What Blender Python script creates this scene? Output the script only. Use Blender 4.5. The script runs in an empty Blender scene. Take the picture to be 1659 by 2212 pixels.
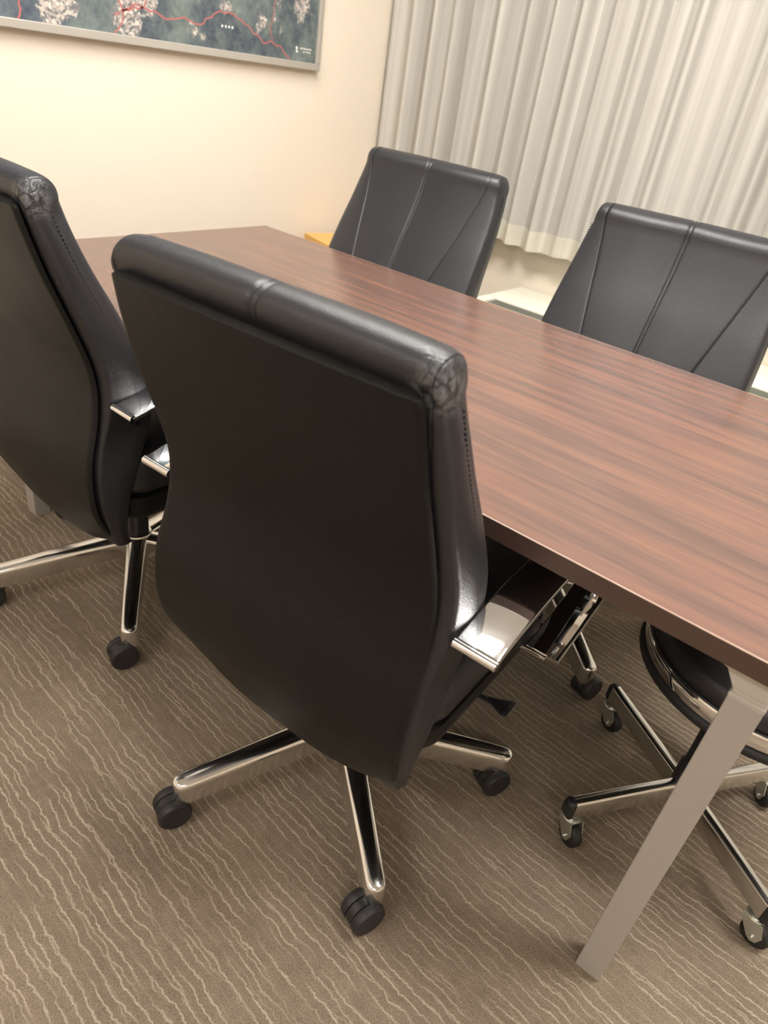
import bpy, bmesh, math, random
from mathutils import Vector, Matrix, noise
random.seed(7)
S = bpy.context.scene
COL = S.collection
W_PX, H_PX = 1659, 2212
# ---------------------------------------------------------------- camera
CAM_POS = Vector((1.7536, -0.7287, 1.1963)); AZ, EL, ROLL, F_PX = 2.17494, -0.55906, -0.16457, 1521.3
f_ = Vector((math.cos(EL)*math.cos(AZ), math.cos(EL)*math.sin(AZ), math.sin(EL)))
r_ = f_.cross(Vector((0, 0, 1))).normalized(); d_ = f_.cross(r_)
cr, sr = math.cos(ROLL), math.sin(ROLL)
rx = cr*r_ + sr*d_; dy = -sr*r_ + cr*d_
cam_data = bpy.data.cameras.new('camera'); cam = bpy.data.objects.new('camera', cam_data); COL.objects.link(cam)
M3 = Matrix((rx, -dy, -f_)).transposed()
cam.matrix_world = Matrix.Translation(CAM_POS) @ M3.to_4x4()
cam_data.sensor_fit = 'HORIZONTAL'; cam_data.sensor_width = 36.0; cam_data.lens = F_PX*36.0/W_PX
cam_data.clip_start = 0.02
cam_data.dof.use_dof = True; cam_data.dof.focus_distance = 1.25; cam_data.dof.aperture_fstop = 7.0
S.camera = cam
# ---------------------------------------------------------------- world, exposure, light levels
w = bpy.data.worlds.new('world'); S.world = w; w.use_nodes = True
w.node_tree.nodes['Background'].inputs[0].default_value = (1.0, 0.93, 0.84, 1)
w.node_tree.nodes['Background'].inputs[1].default_value = 0.05
S.view_settings.view_transform = 'Standard'; S.view_settings.look = 'None'
S.view_settings.gamma = 1.0; S.view_settings.use_curve_mapping = False
S.view_settings.exposure = 1.0
LAMP_COL = (1.0, 0.955, 0.885)
LAMP_TABLE, LAMP_REST = 25.0, 15.0          # emission of the ceiling fixtures
ROOM = dict(x0=-0.33, x1=4.6, y0=-3.4, y1=1.87, z=2.55)

# ---------------------------------------------------------------- helpers
def principled(name, col, rough=0.5, metal=0.0, spec=0.5, **kw):
    m = bpy.data.materials.new(name); m.use_nodes = True
    b = m.node_tree.nodes['Principled BSDF']
    b.inputs['Base Color'].default_value = (*col, 1); b.inputs['Roughness'].default_value = rough
    b.inputs['Metallic'].default_value = metal; b.inputs['Specular IOR Level'].default_value = spec
    for k, v in kw.items(): b.inputs[k].default_value = v
    return m
def N(m, t, **kw):
    n = m.node_tree.nodes.new(t)
    for k, v in kw.items(): setattr(n, k, v)
    return n
def L(m, a, b): m.node_tree.links.new(a, b)
def bsdf(m): return m.node_tree.nodes['Principled BSDF']
def math_n(m, op, a, b=None, c=None):
    n = N(m, 'ShaderNodeMath', operation=op)
    for i, v in enumerate((a, b, c)):
        if v is None: continue
        if isinstance(v, (int, float)): n.inputs[i].default_value = v
        else: L(m, v, n.inputs[i])
    return n.outputs[0]
def ramp(m, fac, stops):
    n = N(m, 'ShaderNodeValToRGB'); e = n.color_ramp.elements
    while len(e) < len(stops): e.new(0.5)
    for i, (p, c) in enumerate(stops): e[i].position = p; e[i].color = (*c, 1)
    L(m, fac, n.inputs[0]); return n.outputs[0]
def coords(m, scale=(1, 1, 1), rot=(0, 0, 0)):
    tc = N(m, 'ShaderNodeTexCoord'); mp = N(m, 'ShaderNodeMapping')
    mp.inputs['Scale'].default_value = scale; mp.inputs['Rotation'].default_value = rot
    L(m, tc.outputs['Object'], mp.inputs[0]); return mp.outputs[0]
def noise_n(m, vec, scale, detail=3, rough=0.5):
    n = N(m, 'ShaderNodeTexNoise'); n.inputs['Scale'].default_value = scale
    n.inputs['Detail'].default_value = detail; n.inputs['Roughness'].default_value = rough
    L(m, vec, n.inputs['Vector']); return n.outputs['Fac']
def bump(m, h, strength, dist):
    n = N(m, 'ShaderNodeBump'); n.inputs['Strength'].default_value = strength; n.inputs['Distance'].default_value = dist
    L(m, h, n.inputs['Height']); L(m, n.outputs[0], bsdf(m).inputs['Normal']); return n
def mixc(m, fac, a, b, mode='MIX'):
    n = N(m, 'ShaderNodeMix', data_type='RGBA', blend_type=mode)
    for s, v in ((0, fac), (6, a), (7, b)):
        if isinstance(v, (int, float)): n.inputs[s].default_value = v
        elif isinstance(v, tuple): n.inputs[s].default_value = (*v, 1)
        else: L(m, v, n.inputs[s])
    return n.outputs[2]

def tag(o, label=None, cat=None, group=None, kind=None):
    for k, v in (('label', label), ('category', cat), ('group', group), ('kind', kind)):
        if v: o[k] = v
    return o
def empty(name, loc, rz=0.0):
    o = bpy.data.objects.new(name, None); COL.objects.link(o); o.location = loc; o.rotation_euler = (0, 0, rz)
    o.empty_display_size = 0.05
    return o
def mesh_obj(name, bm, mat, parent=None, smooth=True, loc=(0, 0, 0), auto=None):
    bmesh.ops.recalc_face_normals(bm, faces=bm.faces)
    me = bpy.data.meshes.new(name); bm.to_mesh(me); bm.free()
    if smooth:
        for p in me.polygons: p.use_smooth = True
        me.set_sharp_from_angle(angle=math.radians(auto if auto else 40))
    mats = mat if isinstance(mat, (list, tuple)) else [mat]
    for mm in mats: me.materials.append(mm)
    o = bpy.data.objects.new(name, me); COL.objects.link(o); o.location = loc
    if parent: o.parent = parent
    return o
def box(bm, c, s, rot=None, bev=0.0, seg=2):
    t = bmesh.new(); bmesh.ops.create_cube(t, size=1.0)
    bmesh.ops.scale(t, vec=s, verts=t.verts)
    if bev: bmesh.ops.bevel(t, geom=t.edges[:], offset=bev, segments=seg, profile=0.5, affect='EDGES')
    if rot is not None: bmesh.ops.transform(t, matrix=rot, verts=t.verts)
    bmesh.ops.translate(t, vec=c, verts=t.verts)
    vm = [bm.verts.new(v.co) for v in t.verts]; t.verts.index_update()
    for fc in t.faces: bm.faces.new([vm[v.index] for v in fc.verts])
    t.free()
def ring_loft(bm, rings, close=True, cap=True):
    rr = [[bm.verts.new(p) for p in r] for r in rings]
    n = len(rr[0])
    for a, b in zip(rr[:-1], rr[1:]):
        for i in range(n if close else n-1):
            j = (i+1) % n
            bm.faces.new((a[i], a[j], b[j], b[i]))
    if cap:
        bm.faces.new(rr[0][::-1]); bm.faces.new(rr[-1])
    return rr
def lathe(bm, prof, c=(0, 0, 0), n=32, axis='Z', rot=None):
    rings = []
    for r, z in prof:
        ring = []
        for i in range(n):
            a = 2*math.pi*i/n
            p = Vector((r*math.cos(a), r*math.sin(a), z))
            if axis == 'Y': p = Vector((p.x, p.z, p.y))
            if rot is not None: p = rot @ p
            ring.append(p + Vector(c))
        rings.append(ring)
    ring_loft(bm, rings)
def tube(bm, pts, r, n=10, cap=True):
    rings = []
    pts = [Vector(p) for p in pts]
    up = Vector((0, 0, 1))
    for i, p in enumerate(pts):
        t = (pts[min(i+1, len(pts)-1)] - pts[max(i-1, 0)]).normalized()
        s = t.cross(up)
        if s.length < 1e-3: s = t.cross(Vector((1, 0, 0)))
        s.normalize(); u = s.cross(t)
        rad = r[i] if isinstance(r, (list, tuple)) else r
        rings.append([p + rad*(math.cos(2*math.pi*k/n)*s + math.sin(2*math.pi*k/n)*u) for k in range(n)])
    ring_loft(bm, rings, cap=cap)
def interp(tab, x):
    if x <= tab[0][0]: return tab[0][1]
    for (a, va), (b, vb) in zip(tab[:-1], tab[1:]):
        if x <= b:
            t = (x-a)/(b-a); t2 = t
            return va + (vb-va)*t2
    return tab[-1][1]
def smooth_tab(tab, n=60):
    """catmull-rom resample of (z, value) pairs so the profiles have no kinks"""
    out = []
    for i in range(n+1):
        x = tab[0][0] + (tab[-1][0]-tab[0][0])*i/n
        acc = wt = 0
        for k in range(-6, 7):
            wgt = math.exp(-(k/3.0)**2); acc += wgt*interp(tab, x+k*0.008); wt += wgt
        out.append((x, acc/wt))
    out[0] = tab[0]; out[-1] = tab[-1]
    return out

# ---------------------------------------------------------------- materials
def leather(name, col, rough, bs=0.25, spec=0.5, worn=False):
    m = principled(name, col, rough, spec=spec)
    bsdf(m).inputs['Specular Tint'].default_value = (0.93, 0.95, 1.0, 1)
    v = coords(m)
    vo = N(m, 'ShaderNodeTexVoronoi', feature='F1'); vo.inputs['Scale'].default_value = 620
    L(m, v, vo.inputs['Vector'])
    n2 = noise_n(m, v, 60, 3)
    h = math_n(m, 'ADD', vo.outputs['Distance'], math_n(m, 'MULTIPLY', n2, 0.6))
    nr = noise_n(m, v, 9, 3)
    L(m, math_n(m, 'ADD', math_n(m, 'MULTIPLY', nr, 0.14), rough-0.07), bsdf(m).inputs['Roughness'])
    if worn:
        # cracked, flaking patch on the upper outer corner of the back
        d = N(m, 'ShaderNodeVectorMath', operation='DISTANCE'); L(m, v, d.inputs[0]); d.inputs[1].default_value = (0.222, -0.283, 0.962)
        edge = noise_n(m, v, 70, 3, 0.6)
        dd = math_n(m, 'ADD', d.outputs['Value'], math_n(m, 'MULTIPLY', math_n(m, 'SUBTRACT', edge, 0.5), 0.05))
        patch = ramp(m, dd, [(0.020, (1, 1, 1)), (0.034, (0, 0, 0))])
        wv = N(m, 'ShaderNodeVectorMath', operation='ADD'); L(m, v, wv.inputs[0])
        nn = N(m, 'ShaderNodeTexNoise'); nn.inputs['Scale'].default_value = 90; L(m, v, nn.inputs['Vector'])
        sc_ = N(m, 'ShaderNodeVectorMath', operation='SCALE'); L(m, nn.outputs['Color'], sc_.inputs[0]); sc_.inputs['Scale'].default_value = 0.012; L(m, sc_.outputs[0], wv.inputs[1])
        cr_ = N(m, 'ShaderNodeTexVoronoi', feature='DISTANCE_TO_EDGE'); cr_.inputs['Scale'].default_value = 55; L(m, wv.outputs[0], cr_.inputs['Vector'])
        crack = ramp(m, cr_.outputs['Distance'], [(0.0, (0, 0, 0)), (0.09, (1, 1, 1))])
        wc = mixc(m, crack, (0.012, 0.012, 0.013), mixc(m, ramp(m, edge, [(0.4, (0, 0, 0)), (0.62, (1, 1, 1))]), (0.03, 0.03, 0.035), (0.16, 0.16, 0.165)))
        L(m, mixc(m, patch, col, wc), bsdf(m).inputs['Base Color'])
        h = math_n(m, 'ADD', h, math_n(m, 'MULTIPLY', math_n(m, 'MULTIPLY', patch, crack), 2.2))
    bump(m, h, bs, 0.0009)
    return m
M_LEATHER = leather('black_leather', (0.021, 0.021, 0.0245), 0.38, 0.30, 0.6, True)
M_LEATHER_SHADED = leather('black_leather_shaded', (0.0065, 0.0062, 0.0062), 0.44, 0.4, 0.30)  # same black leather, darker copy with the unlit rear's shade in its colour
M_THREAD = principled('seam_thread', (0.006, 0.006, 0.007), 0.8)
M_CHROME = principled('polished_chrome', (0.86, 0.86, 0.87), 0.045, 1.0)
M_ALU = principled('polished_aluminium', (0.80, 0.79, 0.78), 0.17, 1.0)
M_STOOL = principled('satin_chrome', (0.72, 0.71, 0.69), 0.16, 1.0)
M_PLASTIC = principled('black_plastic', (0.018, 0.018, 0.021), 0.38)
M_WHEEL = principled('black_nylon_wheel', (0.022, 0.021, 0.024), 0.5)
M_ZINC = principled('zinc_plated_steel', (0.62, 0.64, 0.60), 0.28, 0.9)
M_RUBBER = principled('black_rubber', (0.015, 0.015, 0.016), 0.55)
M_VINYL = principled('black_vinyl', (0.02, 0.019, 0.022), 0.42)
M_SILVER = principled('silver_painted_steel', (0.50, 0.475, 0.455), 0.42, 0.35)
M_SILVER_LIGHT = principled('light_cast_bracket', (0.60, 0.57, 0.53), 0.4, 0.3)

def wood():
    m = principled('mahogany_laminate', (0.1, 0.04, 0.03), 0.27, spec=1.0)
    v = coords(m)
    sx = N(m, 'ShaderNodeSeparateXYZ'); L(m, v, sx.inputs[0])
    mp = N(m, 'ShaderNodeMapping'); mp.inputs['Scale'].default_value = (1.7, 21, 1); L(m, v, mp.inputs[0])
    n1 = noise_n(m, mp.outputs[0], 1.6, 4, 0.55)
    mp2 = N(m, 'ShaderNodeMapping'); mp2.inputs['Scale'].default_value = (4, 95, 1); L(m, v, mp2.inputs[0])
    n2 = noise_n(m, mp2.outputs[0], 1.5, 3, 0.6)
    s = math_n(m, 'ADD', math_n(m, 'MULTIPLY', n1, 0.72), math_n(m, 'MULTIPLY', n2, 0.28))
    c = ramp(m, s, [(0.34, (0.110, 0.066, 0.056)), (0.46, (0.140, 0.080, 0.065)), (0.55, (0.176, 0.093, 0.070)), (0.68, (0.220, 0.112, 0.076))])
    L(m, c, bsdf(m).inputs['Base Color'])
    return m
M_WOOD = wood()
M_EDGE = principled('dark_brown_edge_band', (0.085, 0.050, 0.040), 0.38)
M_EDGE_HIGHLIGHT = principled('edge_highlight', (0.42, 0.30, 0.24), 0.25)  # pale colour stands for the highlight on the top edge
M_DARK_SHEET = principled('added_dark_sheet', (0.03, 0.022, 0.02), 0.6)  # for the added sheet that the armrest chrome reflects as black

def carpet():
    m = principled('wave_line_carpet', (0.2, 0.16, 0.12), 0.95, spec=0.1)
    v = coords(m, rot=(0, 0, math.radians(4.1)))
    sp = N(m, 'ShaderNodeSeparateXYZ'); L(m, v, sp.inputs[0])
    X, Y = sp.outputs[0], sp.outputs[1]
    def sc(a, b, seed=0.0):
        mp = N(m, 'ShaderNodeMapping'); mp.inputs['Scale'].default_value = (a, b, 1); mp.inputs['Location'].default_value = (seed, seed*1.7, 0)
        L(m, v, mp.inputs[0]); return mp.outputs[0]
    def lines(spacing, seed, a1, a2, width, thr):
        w1 = noise_n(m, sc(7, 5, seed), 1.0, 1)              # long lazy wave
        w2 = noise_n(m, sc(30, 22, seed+3), 1.0, 2)          # jagged steps
        w3 = noise_n(m, sc(150, 90, seed+5), 1.0, 2)
        d = math_n(m, 'ADD', math_n(m, 'MULTIPLY', math_n(m, 'SUBTRACT', w1, 0.5), a1), math_n(m, 'MULTIPLY', math_n(m, 'SUBTRACT', w2, 0.5), a2))
        d = math_n(m, 'ADD', d, math_n(m, 'MULTIPLY', math_n(m, 'SUBTRACT', w3, 0.5), 0.006))
        t = math_n(m, 'DIVIDE', math_n(m, 'ADD', Y, d), spacing)
        t = math_n(m, 'ADD', t, seed)
        fr = math_n(m, 'FRACT', t); ln = math_n(m, 'ABSOLUTE', math_n(m, 'SUBTRACT', fr, 0.5))
        line = math_n(m, 'SUBTRACT', 1.0, math_n(m, 'MINIMUM', math_n(m, 'DIVIDE', ln, width), 1.0))
        line = math_n(m, 'POWER', line, 0.7)
        fl = math_n(m, 'FLOOR', t)
        cb = N(m, 'ShaderNodeCombineXYZ'); L(m, math_n(m, 'MULTIPLY', X, 6.5), cb.inputs[0]); L(m, math_n(m, 'MULTIPLY', fl, 7.3), cb.inputs[1])
        g = noise_n(m, cb.outputs[0], 1.0, 1)
        g = math_n(m, 'MULTIPLY', math_n(m, 'SUBTRACT', g, thr), 7.0)
        g = math_n(m, 'MINIMUM', math_n(m, 'MAXIMUM', g, 0.12), 1.0)
        return math_n(m, 'MULTIPLY', line, g)
    l1 = lines(0.0165, 0.0, 0.027, 0.015, 0.125, 0.38)
    l2 = lines(0.0250, 0.37, 0.036, 0.019, 0.085, 0.46)
    line = math_n(m, 'MAXIMUM', l1, math_n(m, 'MULTIPLY', l2, 0.8))
    # tufted loops in rows
    vo = N(m, 'ShaderNodeTexVoronoi', feature='F1'); vo.inputs['Scale'].default_value = 1.0; vo.inputs['Randomness'].default_value = 0.55
    L(m, sc(330, 430), vo.inputs['Vector'])
    spk = noise_n(m, sc(520, 520), 1.0, 2)
    med = noise_n(m, sc(40, 40), 1.0, 3)
    big = noise_n(m, sc(2.2, 3.4), 1.0, 2)
    base = mixc(m, ramp(m, spk, [(0.3, (0, 0, 0)), (0.7, (1, 1, 1))]), (0.228, 0.180, 0.137), (0.365, 0.300, 0.236))
    tone = ramp(m, math_n(m, 'ADD', math_n(m, 'MULTIPLY', med, 0.4), math_n(m, 'MULTIPLY', big, 0.6)), [(0.35, (0.80, 0.79, 0.78)), (0.65, (1.12, 1.11, 1.08))])
    base = mixc(m, 1.0, base, tone, 'MULTIPLY')
    col = mixc(m, line, base, (0.57, 0.49, 0.385))
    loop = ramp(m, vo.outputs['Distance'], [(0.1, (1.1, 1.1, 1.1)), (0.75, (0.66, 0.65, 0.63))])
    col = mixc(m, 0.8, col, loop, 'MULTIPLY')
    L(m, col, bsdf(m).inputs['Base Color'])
    h = math_n(m, 'ADD', math_n(m, 'MULTIPLY', vo.outputs['Distance'], -1.0), math_n(m, 'MULTIPLY', line, 0.5))
    bump(m, h, 0.6, 0.0025)
    return m
M_CARPET = carpet()

def plaster(name, col, bs=0.15):
    m = principled(name, col, 0.75, spec=0.25)
    v = coords(m); n = noise_n(m, v, 1.6, 3); n2 = noise_n(m, v, 220, 3)
    L(m, mixc(m, n, tuple(c*0.97 for c in col), tuple(min(1, c*1.02) for c in col)), bsdf(m).inputs['Base Color'])
    bump(m, n2, bs, 0.0006); return m
M_WALL = plaster('cream_wallpaper', (0.83, 0.745, 0.635))
M_WALL_B = plaster('beige_window_wall', (0.74, 0.68, 0.58))
M_CEIL = plaster('white_ceiling', (0.80, 0.79, 0.76))
M_BASE = principled('brown_baseboard', (0.16, 0.11, 0.08), 0.5)

def curtain_mat(name, c1, c2, tr):
    m = principled(name, c1, 0.85, spec=0.15)
    v = coords(m)
    sp = N(m, 'ShaderNodeSeparateXYZ'); L(m, v, sp.inputs[0])
    cb = N(m, 'ShaderNodeCombineXYZ'); L(m, sp.outputs[0], cb.inputs[0])
    a = noise_n(m, cb.outputs[0], 34, 3, 0.55)
    b = noise_n(m, cb.outputs[0], 9, 2)
    mp = N(m, 'ShaderNodeMapping'); mp.inputs['Scale'].default_value = (700, 700, 500); L(m, v, mp.inputs[0])
    wv = noise_n(m, mp.outputs[0], 1, 2)
    s = math_n(m, 'ADD', math_n(m, 'MULTIPLY', a, 0.7), math_n(m, 'MULTIPLY', b, 0.3))
    c = ramp(m, s, [(0.40, c2), (0.465, tuple((x+y)/2 for x, y in zip(c1, c2))), (0.54, c1)])
    L(m, c, bsdf(m).inputs['Base Color'])
    bump(m, wv, 0.25, 0.0006)
    tl = N(m, 'ShaderNodeBsdfTranslucent'); L(m, c, tl.inputs[0])
    mx = N(m, 'ShaderNodeMixShader'); mx.inputs[0].default_value = tr
    L(m, bsdf(m).outputs[0], mx.inputs[1]); L(m, tl.outputs[0], mx.inputs[2])
    L(m, mx.outputs[0], m.node_tree.nodes['Material Output'].inputs[0])
    return m
M_CURTAIN = curtain_mat('striped_curtain_fabric', (0.62, 0.60, 0.555), (0.44, 0.42, 0.385), 0.18)
M_HEM = curtain_mat('pale_curtain_hem', (0.76, 0.73, 0.64), (0.66, 0.63, 0.54), 0.25)

def map_mat():
    m = principled('aerial_map_print', (0.1, 0.13, 0.13), 0.28, spec=0.5)
    v = coords(m)
    n1 = noise_n(m, v, 7, 6, 0.62); n2 = noise_n(m, v, 28, 5, 0.7); n0 = noise_n(m, v, 2.2, 2)
    s = math_n(m, 'ADD', math_n(m, 'MULTIPLY', n1, 0.55), math_n(m, 'MULTIPLY', n2, 0.45))
    forest = ramp(m, s, [(0.36, (0.055, 0.070, 0.095)), (0.47, (0.105, 0.130, 0.145)), (0.55, (0.150, 0.185, 0.180)), (0.68, (0.22, 0.25, 0.24))])
    sp = N(m, 'ShaderNodeSeparateXYZ'); L(m, v, sp.inputs[0])
    left = ramp(m, sp.outputs[1], [(0.0, (1, 1, 1)), (0.62, (0, 0, 0))])
    forest = mixc(m, math_n(m, 'MULTIPLY', left, 0.55), forest, mixc(m, s, (0.035, 0.055, 0.125), (0.15, 0.19, 0.27)))
    vo = N(m, 'ShaderNodeTexVoronoi', feature='F1'); vo.inputs['Scale'].default_value = 150; L(m, v, vo.inputs['Vector'])
    town = mixc(m, 1.0, ramp(m, vo.outputs['Color'], [(0.25, (0.17, 0.18, 0.19)), (0.5, (0.40, 0.35, 0.33)), (0.85, (0.66, 0.62, 0.56))]), (1, 1, 1), 'MULTIPLY')
    n4 = noise_n(m, v, 5.5, 5, 0.72)
    tot = math_n(m, 'ADD', math_n(m, 'MULTIPLY', n4, 0.6), math_n(m, 'MULTIPLY', n2, 0.4))
    for y, z, r in ((0.66, 1.205, 0.06), (0.72, 1.26, 0.05), (0.47, 1.205, 0.035), (0.985, 1.28, 0.035), (1.128, 1.26, 0.03), (1.31, 1.31, 0.06), (0.42, 1.20, 0.06)):
        dn = N(m, 'ShaderNodeVectorMath', operation='DISTANCE'); L(m, v, dn.inputs[0]); dn.inputs[1].default_value = (0.018, y, z)
        tot = math_n(m, 'ADD', tot, math_n(m, 'MULTIPLY', math_n(m, 'MAXIMUM', math_n(m, 'SUBTRACT', 1.0, math_n(m, 'DIVIDE', dn.outputs['Value'], r)), 0.0), 0.20))
    mask = ramp(m, tot, [(0.575, (0, 0, 0)), (0.62, (1, 1, 1))])
    L(m, mixc(m, mask, forest, town), bsdf(m).inputs['Base Color'])
    return m
M_MAP = map_mat()
M_RED = principled('printed_red_line', (0.46, 0.15, 0.14), 0.35)
M_WHITE_INK = principled('printed_white', (0.75, 0.76, 0.74), 0.4)
M_FRAME = principled('brushed_silver_frame', (0.60, 0.57, 0.52), 0.35, 0.5)
M_WHITE_UNIT = principled('ivory_enamel', (0.85, 0.83, 0.72), 0.35)
M_SLOT = principled('grey_grille', (0.22, 0.22, 0.19), 0.5)
M_YELLOW = principled('yellow_card', (0.72, 0.42, 0.13), 0.6)
M_LID_SHADOW = principled('card_lid_shadow', (0.42, 0.24, 0.07), 0.8)  # yellow card darkened to paint the shadow under the lid
M_GLASS = principled('night_window_glass', (0.02, 0.025, 0.03), 0.03, spec=0.6)
M_WINFRAME = principled('aluminium_window_frame', (0.45, 0.44, 0.42), 0.4, 0.6)
def emit(name, col, s):
    m = bpy.data.materials.new(name); m.use_nodes = True; b = bsdf(m)
    b.inputs['Base Color'].default_value = (0.8, 0.8, 0.8, 1)
    b.inputs['Emission Color'].default_value = (*col, 1); b.inputs['Emission Strength'].default_value = s
    return m
M_LAMP_T = emit('lamp_diffuser_table', LAMP_COL, LAMP_TABLE)
M_LAMP_R = emit('lamp_diffuser_room', LAMP_COL, LAMP_REST)
M_LAMPBODY = principled('white_lamp_body', (0.8, 0.8, 0.78), 0.4)

# ---------------------------------------------------------------- room shell
R = ROOM
def slab(name, c, s, mat):
    b = bmesh.new(); box(b, (0, 0, 0), s); o = mesh_obj(name, b, mat, smooth=False, loc=c); o['kind'] = 'structure'; return o
cx, cy = (R['x0']+R['x1'])/2, (R['y0']+R['y1'])/2
lx, ly = R['x1']-R['x0'], R['y1']-R['y0']
slab('floor', (cx, cy, -0.05), (lx+0.4, ly+0.4, 0.1), M_CARPET)
slab('ceiling', (cx, cy, R['z']+0.05), (lx+0.4, ly+0.4, 0.1), M_CEIL)
slab('wall_left', (R['x0']-0.1, cy, R['z']/2), (0.2, ly+0.4, R['z']), M_WALL)
slab('wall_right', (R['x1']+0.1, cy, R['z']/2), (0.2, ly+0.4, R['z']), M_WALL)
slab('wall_front', (cx, R['y0']-0.1, R['z']/2), (lx, 0.2, R['z']), M_WALL)
# window wall: sill wall, lintel and two piers round the opening
WX0, WX1, WZ0, WZ1 = 0.15, 3.9, 0.80, 2.15
b = bmesh.new()
box(b, (cx, R['y1']+0.1, WZ0/2), (lx, 0.2, WZ0))
box(b, (cx, R['y1']+0.1, (WZ1+R['z'])/2), (lx, 0.2, R['z']-WZ1))
box(b, ((R['x0']+WX0)/2, R['y1']+0.1, (WZ0+WZ1)/2), (WX0-R['x0'], 0.2, WZ1-WZ0))
box(b, ((R['x1']+WX1)/2, R['y1']+0.1, (WZ0+WZ1)/2), (R['x1']-WX1, 0.2, WZ1-WZ0))
mesh_obj('wall_back', b, M_WALL_B, smooth=False)['kind'] = 'structure'
b = bmesh.new()
for z in (WZ0+0.025, WZ1-0.025): box(b, ((WX0+WX1)/2, R['y1']+0.10, z), (WX1-WX0, 0.07, 0.05))
for i in range(4): box(b, (WX0+0.025+(WX1-WX0-0.05)*i/3, R['y1']+0.10, (WZ0+WZ1)/2), (0.05, 0.06, WZ1-WZ0-0.1))
win = mesh_obj('window_1', b, M_WINFRAME, smooth=False); win['kind'] = 'structure'
b = bmesh.new(); box(b, ((WX0+WX1)/2, R['y1']+0.11, (WZ0+WZ1)/2), (WX1-WX0-0.06, 0.008, WZ1-WZ0-0.06))
mesh_obj('glass_pane', b, M_GLASS, win, smooth=False)
slab('baseboard_left', (R['x0']+0.004, cy, 0.03), (0.008, ly-0.02, 0.06), M_BASE)
slab('baseboard_back', (cx, R['y1']-0.004, 0.03), (lx-0.02, 0.008, 0.06), M_BASE)

# ---------------------------------------------------------------- ceiling lights
def ceiling_light(x, y, ln, wd, mat, label):
    t = empty('ceiling_light', (x, y, R['z'])); tag(t, label, 'light', 'ceiling light fixtures')
    b = bmesh.new(); box(b, (0, 0, -0.02), (ln+0.04, wd+0.04, 0.04), bev=0.004); mesh_obj('housing', b, M_LAMPBODY, t, smooth=False)
    b = bmesh.new(); box(b, (0, 0, -0.048), (ln, wd, 0.014), bev=0.004); mesh_obj('diffuser', b, mat, t, smooth=False)
ceiling_light(0.75, 0.50, 1.25, 0.27, M_LAMP_T, 'long white ceiling light above the left half of the table')
ceiling_light(2.25, 0.50, 1.25, 0.27, M_LAMP_T, 'long white ceiling light above the right end of the table')
ceiling_light(0.75, -2.10, 1.25, 0.22, M_LAMP_R, 'long white ceiling light behind the viewer on the picture wall side')
ceiling_light(2.90, -2.10, 1.25, 0.22, M_LAMP_R, 'long white ceiling light behind the viewer, far from the picture wall')

# ---------------------------------------------------------------- conference table
TW, TL, TH, TT = 0.897, 1.815, 0.72, 0.028
table = empty('conference_table', (0, 0, 0)); tag(table, 'long reddish brown wood grain conference table on square silver legs', 'table')
def plate(bm, x0, x1, y0, y1, z0, z1, r=0.004, bev=0.0015):
    t = bmesh.new(); bmesh.ops.create_cube(t, size=1); bmesh.ops.scale(t, vec=(x1-x0, y1-y0, z1-z0), verts=t.verts)
    ve = [e for e in t.edges if abs(e.verts[0].co.z-e.verts[1].co.z) > 1e-5]
    bmesh.ops.bevel(t, geom=ve, offset=r, segments=3, affect='EDGES')
    if bev: bmesh.ops.bevel(t, geom=[e for e in t.edges if abs(e.verts[0].co.z-e.verts[1].co.z) < 1e-6 and len(e.link_faces) == 2 and e.calc_face_angle(0) > 1], offset=bev, segments=2, affect='EDGES')
    bmesh.ops.translate(t, vec=((x0+x1)/2, (y0+y1)/2, (z0+z1)/2), verts=t.verts)
    t.verts.index_update(); vm = [bm.verts.new(v.co) for v in t.verts]
    for fc in t.faces: bm.faces.new([vm[v.index] for v in fc.verts])
    t.free()
b = bmesh.new(); plate(b, 0.0018, TL-0.0018, 0.0018, TW-0.0018, TH-TT, TH, 0.003, 0)
mesh_obj('tabletop', b, M_WOOD, table, smooth=False)
b = bmesh.new(); box(b, (TL/2, TW/2, TH-TT-0.0005), (TL-0.006, TW-0.006, 0.001)); tag(mesh_obj('underside', b, M_DARK_SHEET, table, smooth=False), 'dark sheet added below the tabletop to blacken reflections')  # added so the chrome armrests mirror black instead of wood
b = bmesh.new()                                     # edge band, four strips round the board
for c, s in (((TL/2, 0.0009, TH-TT/2-0.0008), (TL, 0.0018, TT-0.0016)), ((TL/2, TW-0.0009, TH-TT/2-0.0008), (TL, 0.0018, TT-0.0016)),
             ((0.0009, TW/2, TH-TT/2-0.0008), (0.0018, TW-0.0036, TT-0.0016)), ((TL-0.0009, TW/2, TH-TT/2-0.0008), (0.0018, TW-0.0036, TT-0.0016))):
    box(b, c, s)
tag(mesh_obj('edge_band', b, M_EDGE, table, smooth=False), 'dark brown edge band of the tabletop')
b = bmesh.new()
for c, s in (((TL/2, 0.0011, TH-0.0009), (TL, 0.0024, 0.0016)), ((TL/2, TW-0.0011, TH-0.0009), (TL, 0.0024, 0.0016)),
             ((0.0011, TW/2, TH-0.0009), (0.0024, TW, 0.0016)), ((TL-0.0011, TW/2, TH-0.0009), (0.0024, TW, 0.0016))):
    box(b, c, s, bev=0.0005)
tag(mesh_obj('edge_highlight', b, M_EDGE_HIGHLIGHT, table, smooth=False), 'thin pale strip painted as the highlight along the top edge')
LW = 0.042
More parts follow.
